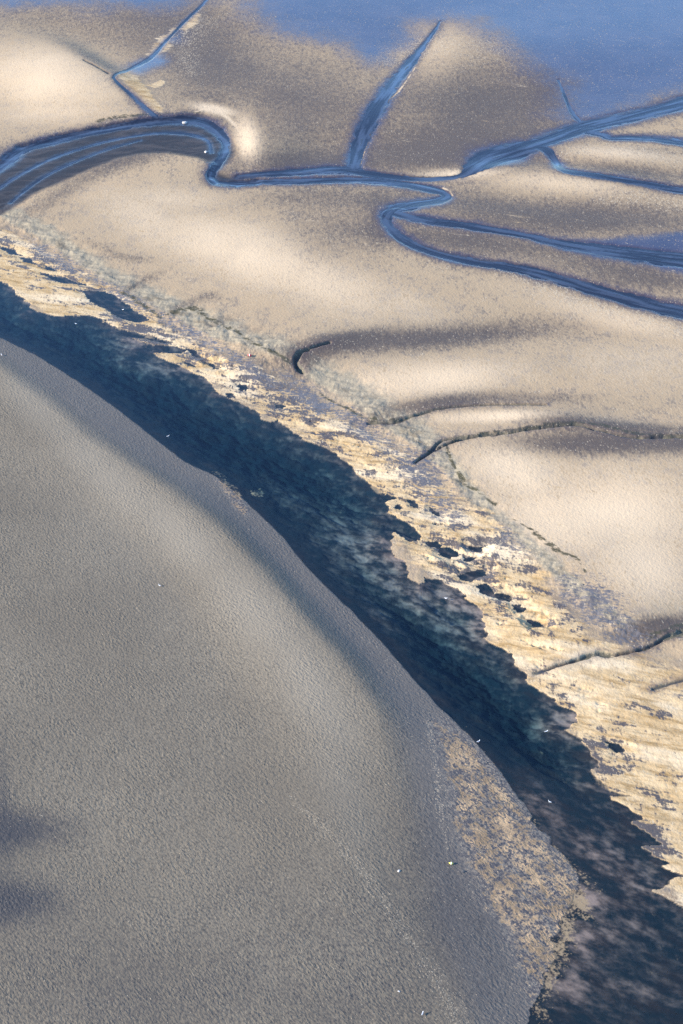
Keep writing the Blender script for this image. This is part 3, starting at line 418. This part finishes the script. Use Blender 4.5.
    # --- creek beds
    mudc = g.mix(g.ramp(g.noise(g.coords(14, 4, 1.3), .35, 5, .65, 1.2), .42, .66), (.020, .018, .019), (.050, .041, .037))
    c = g.mix(bedmud, c, mudc)
    gul = g.mix(g.ramp(patch, .4, .6), (.045, .042, .042), (.10, .09, .06))
    c = g.mix(mudrun, c, gul)
    # --- channel bed
    bed = g.mix(g.ramp(g.noise(g.coords(-35, 3, 1.2), .5, 4, .6), .4, .7), (.003, .010, .014), (.012, .011, .012))
    bed = g.mix(g.ramp(g.math('ADD', silt, g.math('MULTIPLY', sc, .35)), .0, 1.1), bed, (.225, .158, .122))
    sub = g.math('MULTIPLY', g.fmix(bank, g.math('MULTIPLY', g.ramp(gs_r, .30, .80), .75), g.ramp(gs_l, .35, .95)), .9)
    bed = g.mix(sub, bed, (.31, .21, .115))
    c = g.mix(under, c, bed)
    # --- shell grit
    sp = g.math('ADD', g.fmix(bank, g.noise(deep, 3.0, 1, .5), g.noise(iso, 5.2, 1, .5)), g.math('MULTIPLY', g.fmix(bank, g.noise(deep, 1.3, 1, .5), g.noise(iso, 2.2, 1, .5)), .35))
    sp = g.math('SUBTRACT', sp, g.math('MULTIPLY', bank, .035))
    spk = g.ramp(g.math('ADD', sp, g.math('ADD', g.math('MULTIPLY', grit, .122), g.math('MULTIPLY', g.math('SUBTRACT', patch, .5), .12))), .84, .93)
    spk = g.math('MULTIPLY', spk, g.math('SUBTRACT', 1., g.math('MAXIMUM', under, bedmud)))
    c = g.mix(g.math('MULTIPLY', spk, .6), c, (.46, .37, .25))
    # --- roughness: wet ground is glossy
    wet = g.math('MAXIMUM', g.math('MAXIMUM', ff, g.math('MULTIPLY', dd, .35)), g.math('MAXIMUM', g.math('MAXIMUM', g.math('MULTIPLY', g.math('MAXIMUM', bedmud, mudrun), .35), g.math('MAXIMUM', g.math('MULTIPLY', g.math('MULTIPLY', darkst, gg), .7), g.math('MULTIPLY', spm, .8))), g.math('MULTIPLY', shelf, .35)))
    wet = g.math('MULTIPLY', g.math('MULTIPLY', wet, g.math('SUBTRACT', 1., g.math('MULTIPLY', spk, .8))), g.math('SUBTRACT', 1., under))
    rough = g.fmix(wet, .92, .26)
    p = g.node('ShaderNodeBsdfPrincipled')
    g.put(p.inputs['Base Color'], c); g.put(p.inputs['Roughness'], rough)
    g.put(p.inputs['Specular IOR Level'], g.fmix(wet, .15, .7))
    g.put(p.inputs['Coat Weight'], g.math('MULTIPLY', ff, .28)); p.inputs['Coat Roughness'].default_value = .22; p.inputs['Coat IOR'].default_value = 1.45
    # --- bump: pebbled ripples on the bank, finer crumb on the mud
    rip = g.noise(g.coords(-52, .62, .34), 1., 2, .55)
    crumb = g.math('ADD', g.noise(iso, 2.0, 2, .6), g.math('MULTIPLY', g.noise(iso, .8, 2, .5), .6))
    hgt = g.math('ADD', g.math('MULTIPLY', rip, g.fmix(bank, .04, g.fmix(g.ramp(g.noise(iso, .12, 3, .6), .3, .7), .10, .20))), g.math('MULTIPLY', crumb, g.fmix(bank, .065, .05)))
    hgt = g.math('ADD', hgt, g.math('MULTIPLY', g.math('MULTIPLY', streak, .10), gold))
    b = g.node('ShaderNodeBump'); b.inputs['Distance'].default_value = 1.
    g.put(b.inputs['Strength'], g.fmix(g.math('MAXIMUM', ff, g.math('MAXIMUM', bedmud, under)), 1., .22))
    g.put(b.inputs['Height'], hgt)
    nt.links.new(b.outputs[0], p.inputs['Normal'])
    nt.links.new(p.outputs[0], out.inputs[0])
    return m

def channel_material():
    m, nt, out = mat('channel_surface'); g = G(nt)
    t = g.node('ShaderNodeBsdfTransparent'); t.inputs[0].default_value = (.95, .97, .97, 1)
    gl = g.node('ShaderNodeBsdfGlossy'); gl.inputs['Roughness'].default_value = .10
    gl.inputs[0].default_value = (1, 1, 1, 1)
    fr = g.node('ShaderNodeFresnel'); fr.inputs['IOR'].default_value = 1.33
    hgt = g.math('ADD', g.math('MULTIPLY', g.noise(g.coords(-30, 2, 1), .9, 3, .6), .05), g.math('MULTIPLY', g.noise(g.coords(0, 1, 1), 2.2, 2, .5), .02))
    b = g.node('ShaderNodeBump'); b.inputs['Strength'].default_value = .4; b.inputs['Distance'].default_value = 1.
    g.put(b.inputs['Height'], hgt)
    nt.links.new(b.outputs[0], gl.inputs['Normal']); nt.links.new(b.outputs[0], fr.inputs['Normal'])
    mx = g.node('ShaderNodeMixShader')
    geo = g.node('ShaderNodeNewGeometry')
    g.put(mx.inputs[0], g.math('MULTIPLY', fr.outputs[0], g.math('SUBTRACT', 1., geo.outputs['Backfacing'])))
    nt.links.new(t.outputs[0], mx.inputs[1]); nt.links.new(gl.outputs[0], mx.inputs[2])
    nt.links.new(mx.outputs[0], out.inputs[0])
    ab = g.node('ShaderNodeVolumeAbsorption'); ab.inputs[0].default_value = (.12, .62, .78, 1); ab.inputs[1].default_value = .25
    nt.links.new(ab.outputs[0], out.inputs[1])
    return m
def stream_material():
    """shallow turbid water, streaked along the current"""
    m, nt, out = mat('stream_surface'); g = G(nt)
    flow, _, _, _ = g.attr('flow')
    fine = g.noise(g.coords(0, 1, 1), 1.2, 2, .55)
    f2 = g.math('ADD', flow, g.math('MULTIPLY', g.math('SUBTRACT', fine, .5), .35))
    p = g.node('ShaderNodeBsdfPrincipled')
    g.put(p.inputs['Base Color'], g.mix(g.ramp(f2, .35, .75), (.012, .013, .022), (.036, .040, .055)))
    g.put(p.inputs['Roughness'], g.fmix(g.ramp(f2, .3, .7), .26, .12)); g.put(p.inputs['IOR'], 1.40)
    g.put(p.inputs['Coat Weight'], g.math('MULTIPLY', g.ramp(f2, .35, .85), .5)); p.inputs['Coat Roughness'].default_value = .12; p.inputs['Coat IOR'].default_value = 1.40
    b = g.node('ShaderNodeBump'); b.inputs['Strength'].default_value = .35; b.inputs['Distance'].default_value = 1.
    g.put(b.inputs['Height'], g.math('ADD', g.math('MULTIPLY', flow, .16), g.math('MULTIPLY', fine, .05)))
    nt.links.new(b.outputs[0], p.inputs['Normal'])
    nt.links.new(p.outputs[0], out.inputs[0])
    return m

def plain(name, a, b, scale, rough=.6):
    m, nt, out = mat(name); g = G(nt)
    p = g.node('ShaderNodeBsdfPrincipled')
    g.put(p.inputs['Base Color'], g.mix(g.ramp(g.noise(g.coords(0, 1, 1), scale, 3, .6), .35, .65), a, b))
    p.inputs['Roughness'].default_value = rough
    nt.links.new(p.outputs[0], out.inputs[0])
    return m

# ------------------------------------------------------------------ ground sheet
def axis_x():                                     # fan of columns: fine in the middle, coarse outside
    c = np.linspace(-1.06, 1.06, 960)
    o = 1.06 + np.geomspace(.006, 2.6, 60)
    return np.r_[-o[::-1], c, o]
def axis_y():
    ang = np.linspace(math.radians(55.2), math.radians(17.4), 1500)
    near = np.array([-300., -120., -40, 0, 30, 55, 75, 90, 100, 108, 113])
    y = 170 / np.tan(ang)
    far = y[-1] + np.geomspace(2., 24000., 60)
    return np.r_[near, y, far]
ax, ay = axis_x(), axis_y()
halfw = np.where(ay > 60, 9.6 + .1995 * ay + .012 * np.clip(ay, 0, 900), 24.)
halfw = np.maximum(halfw, 30.) * 1.0
XX = ax[None, :] * halfw[:, None]
YY = np.repeat(ay[:, None], len(ax), 1)
nx_, ny_ = len(ax), len(ay)
Xf, Yf = XX.ravel(), YY.ravel()
F = terrain(Xf, Yf)

def grid_mesh(name, X, Y, Z, keep=None):
    ny, nx = ny_, nx_
    i = np.arange(nx * ny).reshape(ny, nx)
    q = np.stack([i[:-1, :-1], i[:-1, 1:], i[1:, 1:], i[1:, :-1]], -1).reshape(-1, 4)
    if keep is not None:
        q = q[keep[q].all(1)]
        used = np.unique(q); remap = np.full(nx * ny, -1); remap[used] = np.arange(used.size)
        q = remap[q]; X, Y, Z = X[used], Y[used], Z[used]
    me = bpy.data.meshes.new(name)
    me.vertices.add(len(X)); me.loops.add(q.size); me.polygons.add(len(q))
    co = np.stack([X, Y, Z], -1).astype(np.float32)
    me.vertices.foreach_set('co', co.ravel())
    me.loops.foreach_set('vertex_index', q.ravel().astype(np.int32))
    me.polygons.foreach_set('loop_start', (np.arange(len(q)) * 4).astype(np.int32))
    me.polygons.foreach_set('use_smooth', np.ones(len(q), bool))
    me.update(calc_edges=True)
    return (me, used) if keep is not None else me
def add_attr(me, name, a, b, c, d):
    at = me.attributes.new(name, 'FLOAT_COLOR', 'POINT')
    at.data.foreach_set('color', np.clip(np.stack([a, b, c, d], -1), 0, 1).astype(np.float32).ravel())

me = grid_mesh('mudflat', Xf, Yf, F['h'])
bedmud = np.maximum(F['creek'], F['stream'])
add_attr(me, 'zone_a', F['film'], F['gold'] * (1 - bedmud), F['damp_shade'], F['bank'])
add_attr(me, 'zone_b', F['under'], F['grit'], F['margin'], bedmud)
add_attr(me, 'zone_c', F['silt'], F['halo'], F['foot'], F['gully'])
add_attr(me, 'zone_d', F['dry_lit'], F['mottle'], F['speck'], F['fringe'])
ground = bpy.data.objects.new('mudflat_ground', me); COL.objects.link(ground)
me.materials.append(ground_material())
ground['kind'] = 'structure'; ground['label'] = 'bare tidal mudflat of tan and grey mud with golden sand belts'

# ------------------------------------------------------------------ stream water: thin sheets lying in the carved beds
keep = (F['stream_sd'] < .9) & (F['sheet'] > -5)
sm, keep_used = grid_mesh('stream', Xf, Yf, F['sheet'], keep)
stream = bpy.data.objects.new('stream_water', sm); COL.objects.link(stream)
fl_ = F['flow'][keep_used]; add_attr(sm, 'flow', fl_, fl_, fl_, fl_)
sm.materials.append(stream_material())
stream['kind'] = 'structure'; stream['label'] = 'shallow blue streams winding across the far mudflat'

# ------------------------------------------------------------------ channel water: a closed body that tints with depth
bm = bmesh.new()
bmesh.ops.create_cube(bm, size=1.)
for v in bm.verts:
    v.co = Vector((v.co.x * 460, 240 + v.co.y * 420, -3. + v.co.z * 6.))
cm = bpy.data.meshes.new('channel_water'); bm.to_mesh(cm); bm.free()
water = bpy.data.objects.new('channel_water', cm); COL.objects.link(water)
cm.materials.append(channel_material())
water['kind'] = 'structure'; water['label'] = 'dark teal water of the main tidal channel'

# ------------------------------------------------------------------ things
_spots = GULL_SPOTS + STONES + BUOYS
_hz = terrain(np.array([p[0] for p in _spots]), np.array([p[1] for p in _spots]))['h']
_Z = {p: max(float(z), 0.) for p, z in zip(_spots, _hz)}
def ground_z(x, y):
    return _Z[(x, y)]
def tag(o, label, cat, group=None):
    o['label'] = label; o['category'] = cat
    if group: o['group'] = group
    return o
def link_mesh(name, bm, mats, parent=None, smooth=True):
    me = bpy.data.meshes.new(name); bm.to_mesh(me); bm.free()
    for p in me.polygons: p.use_smooth = smooth
    for m in (mats if isinstance(mats, list) else [mats]): me.materials.append(m)
    o = bpy.data.objects.new(name, me); COL.objects.link(o)
    if parent: o.parent = parent
    return o
def loft(bm, rings, seg=12, mat_of=None):
    """rings of (x, z, half_y, half_z) joined into one closed skin along x"""
    vs = []
    for (x, z, ry, rz) in rings:
        vs.append([bm.verts.new((x, ry * math.cos(2 * math.pi * k / seg), z + rz * math.sin(2 * math.pi * k / seg))) for k in range(seg)])
    for a in range(len(vs) - 1):
        for k in range(seg):
            f = bm.faces.new((vs[a][k], vs[a][(k + 1) % seg], vs[a + 1][(k + 1) % seg], vs[a + 1][k]))
            if mat_of: f.material_index = mat_of(a, k)
    bm.faces.new(vs[0][::-1]); bm.faces.new(vs[-1])
white = plain('white_feathers', (.80, .80, .78), (.70, .70, .69), 12)
wing = plain('grey_feathers', (.40, .41, .43), (.30, .31, .33), 14)
beakm = plain('yellow_beak', (.75, .50, .08), (.6, .38, .05), 20)
legm = plain('pink_leg', (.55, .35, .30), (.45, .28, .25), 20)
def empty(name):
    o = bpy.data.objects.new(name, None); COL.objects.link(o); return o
def make_gull(standing):
    root = empty('gull')
    z = .17 if standing else .03
    bm = bmesh.new()
    R = [(-.36, .10, .012, .008), (-.30, .10, .045, .018), (-.20, .10, .075, .055), (-.08, .095, .10, .085), (.06, .10, .105, .095), (.16, .13, .085, .085),
         (.215, .19, .055, .06), (.235, .25, .045, .05), (.25, .30, .052, .055), (.285, .315, .045, .045), (.315, .312, .018, .02)]
    def mo(a, k): return 1 if a < 5 and 1 <= k <= 4 else 0       # grey mantle of folded wings over the back
    loft(bm, [(x, zz + z, a, b) for x, zz, a, b in R], 12, mo)
    link_mesh('body', bm, [white, wing], root)
    bm = bmesh.new(); loft(bm, [(.31, .311 + z, .014, .016), (.35, .308 + z, .010, .012), (.375, .298 + z, .003, .004)], 8)
    link_mesh('beak', bm, beakm, root)
    if standing:
        for s in (-1, 1):
            bm = bmesh.new()
            bmesh.ops.create_cone(bm, segments=8, radius1=.009, radius2=.013, depth=.24, cap_ends=True, matrix=Matrix.Translation((.02, s * .045, .12)))
            v = [bm.verts.new(c) for c in ((.0, s * .045, .003), (.10, s * .045 - .035, .003), (.115, s * .045, .003), (.10, s * .045 + .035, .003))]
            t = [bm.verts.new(c.co + Vector((0, 0, .008))) for c in v]
            for k in range(4): bm.faces.new((v[k], v[(k + 1) % 4], t[(k + 1) % 4], t[k]))
            bm.faces.new(v[::-1]); bm.faces.new(t)
            link_mesh('leg', bm, legm, root)
    return root
def copy_tree(o):
    c = o.copy(); COL.objects.link(c)
    for ch in [k for k in bpy.data.objects if k.parent == o]:
        d = ch.copy(); COL.objects.link(d); d.parent = c
    return c
stand0 = make_gull(True); swim0 = make_gull(False)
GULL_LABELS = [
    'white gull standing alone in the middle of the grey sandbank', 'white gull standing at the shelf edge just above the speckled brown sand patch',
    'white gull standing on the grey mud beside the golden sand edge', 'white gull standing near the bottom edge of the grey sandbank',
    'white gull standing at the far left edge of the grey sandbank', 'white gull floating close to the smooth grey bank in the upper channel',
    'white gull floating in the upper channel just below the golden sand belt', 'white gull floating on the long blue pool inside the golden sand belt',
    'white gull floating on the lower channel near a golden sand point', 'white gull floating on dark weedy water at the narrowing lower channel']
first = {True: stand0, False: swim0}; used = {True: False, False: False}
for k, (x, y) in enumerate(GULL_SPOTS):
    st = k < 5
    o = copy_tree(first[st]) if used[st] else first[st]
    used[st] = True
    o.location = (x, y, ground_z(x, y)); o.rotation_euler = (0, 0, [2.6, .4, -.5, 1.2, 2.2, .3, 2.9, -.4, .2, 2.7][k]); o.scale = (.85,) * 3
    tag(o, GULL_LABELS[k], 'gull', 'gulls resting on the channel and its banks')

stone_dark = plain('dark_stone', (.035, .035, .038), (.08, .075, .07), 6, .7)
stone_pale = plain('pale_stone', (.55, .50, .44), (.42, .38, .33), 6, .8)
def blob(size, squash, seed, rough):
    bm = bmesh.new(); bmesh.ops.create_icosphere(bm, subdivisions=3, radius=1.)
    rr = random.Random(seed); ph = [(rr.uniform(1, 4), rr.uniform(1, 4), rr.uniform(1, 4), rr.uniform(0, 6)) for _ in range(5)]
    for v in bm.verts:
        n = sum(math.sin(a * v.co.x + b * v.co.y + c * v.co.z + d) for a, b, c, d in ph) / 5
        v.co *= (1 + rough * n); v.co = Vector((v.co.x * size, v.co.y * size * .75, max(v.co.z, -.4) * size * squash))
    return bm
STONES_L = [('dark flat stone lying just right of the small yellow buoy', 0, .26), ('dark stone among brown mottled sand near the bottom of the channel', 0, .22),
    ('small dark stone at the top end of the speckled brown sand patch', 0, .18), ('small dark stone on the wet shelf below the lower deep pool', 0, .16),
    ('small dark stone on the speckled slope below the mud plateau', 0, .22), ('pale boulder lying in the creek bed under its far bank', 1, .75),
    ('low pale boulder lying in the creek bend near its inner bank', 1, .55), ('pale pebble lying on the lower grey sandbank', 1, .16), ('flat pale slab lying on the grit of the lower grey sandbank', 1, .24)]
for k, (x, y) in enumerate(STONES):
    lab, pale_, size = STONES_L[k]
    o = link_mesh('stone', blob(size, .55, 30 + k, .28), stone_pale if pale_ else stone_dark)
    o.location = (x, y, ground_z(x, y) + .1 * size); o.rotation_euler = (0, 0, k * 1.3)
    tag(o, lab, 'stone')

red = plain('red_paint', (.62, .035, .03), (.5, .03, .03), 8, .4)
whitep = plain('white_paint', (.8, .8, .78), (.7, .7, .68), 8, .4)
yellow = plain('yellow_paint', (.75, .62, .10), (.65, .52, .07), 8, .4)
rope = plain('dark_rope', (.05, .05, .045), (.09, .08, .07), 20, .9)
def buoy(label, main, band, x, y, size):
    root = empty('buoy')
    prof = [(0, .02), (.18, .16), (.36, .28), (.52, .31), (.70, .28), (.84, .20), (.94, .10), (1.06, .07), (1.14, .06)]
    bm = bmesh.new(); loft(bm, [(z - .5, .3, r, r) for z, r in prof], 16)
    link_mesh('float', bm, main, root)
    bm = bmesh.new(); loft(bm, [(-.06, .3, .318, .318), (.10, .3, .318, .318)], 16)
    link_mesh('band', bm, band, root)
    bm = bmesh.new(); bmesh.ops.create_circle(bm, segments=12, radius=.03, matrix=Matrix.Translation((.64, 0, .3)) @ Matrix.Rotation(math.pi / 2, 4, 'Y'))
    es = bm.edges[:]
    path = [(.64, 0, .3), (.78, .05, .14), (.95, .12, .04), (1.3, .1, .03), (1.7, -.2, .03)]
    for a, b in zip(path, path[1:]):
        r = bmesh.ops.extrude_edge_only(bm, edges=es); es = [e for e in r['geom'] if isinstance(e, bmesh.types.BMEdge)]
        bmesh.ops.translate(bm, vec=Vector(b) - Vector(a), verts=[v for v in r['geom'] if isinstance(v, bmesh.types.BMVert)])
    link_mesh('mooring_rope', bm, rope, root)
    root.location = (x, y, ground_z(x, y)); root.scale = (size,) * 3; root.rotation_euler = (0, 0, 2.9)
    tag(root, label, 'buoy')
buoy('small red and white buoy lying on blue grey mud under the plateau margin', red, whitep, *BUOYS[0], .85)
buoy('small yellow buoy lying stranded on the grey sandbank with dark scour', yellow, whitep, *BUOYS[1], .60)

# ------------------------------------------------------------------ light, sky, camera
W = bpy.data.worlds.new('World'); S.world = W; W.use_nodes = True
nt = W.node_tree; nt.nodes.clear()
sky = nt.nodes.new('ShaderNodeTexSky'); sky.sky_type = 'NISHITA'; sky.sun_disc = False
sky.sun_elevation = SUN_E; sky.sun_rotation = math.atan2(SUN_AZ[0], SUN_AZ[1])
sky.altitude = 0; sky.air_density = 1.; sky.dust_density = 0.; sky.ozone_density = 6.
bg = nt.nodes.new('ShaderNodeBackground'); bg.inputs[1].default_value = .15
wo = nt.nodes.new('ShaderNodeOutputWorld')
nt.links.new(sky.outputs[0], bg.inputs[0]); nt.links.new(bg.outputs[0], wo.inputs[0])

sl = bpy.data.lights.new('sun', 'SUN'); sl.energy = 3.5; sl.angle = math.radians(.5); sl.color = (1., .90, .76)
so = bpy.data.objects.new('sun', sl); COL.objects.link(so)
d = Vector((SUN_AZ[0] * math.cos(SUN_E), SUN_AZ[1] * math.cos(SUN_E), math.sin(SUN_E)))
so.rotation_euler = d.to_track_quat('Z', 'Y').to_euler(); so.location = (-300, 0, 200)

cd = bpy.data.cameras.new('camera'); cd.sensor_fit = 'VERTICAL'; cd.sensor_height = 36; cd.lens = 18 / math.tan(math.radians(18))
cd.clip_start = 1; cd.clip_end = 60000
co = bpy.data.objects.new('camera', cd); COL.objects.link(co)
co.location = (0, 0, 170); co.rotation_euler = (math.radians(54), 0, 0)
S.camera = co
S.render.engine = 'CYCLES'
S.cycles.use_denoising = False
S.cycles.max_bounces = 6; S.cycles.transparent_max_bounces = 8
S.view_settings.view_transform = 'Standard'; S.view_settings.look = 'None'; S.view_settings.gamma = 1
S.view_settings.exposure = 1.7
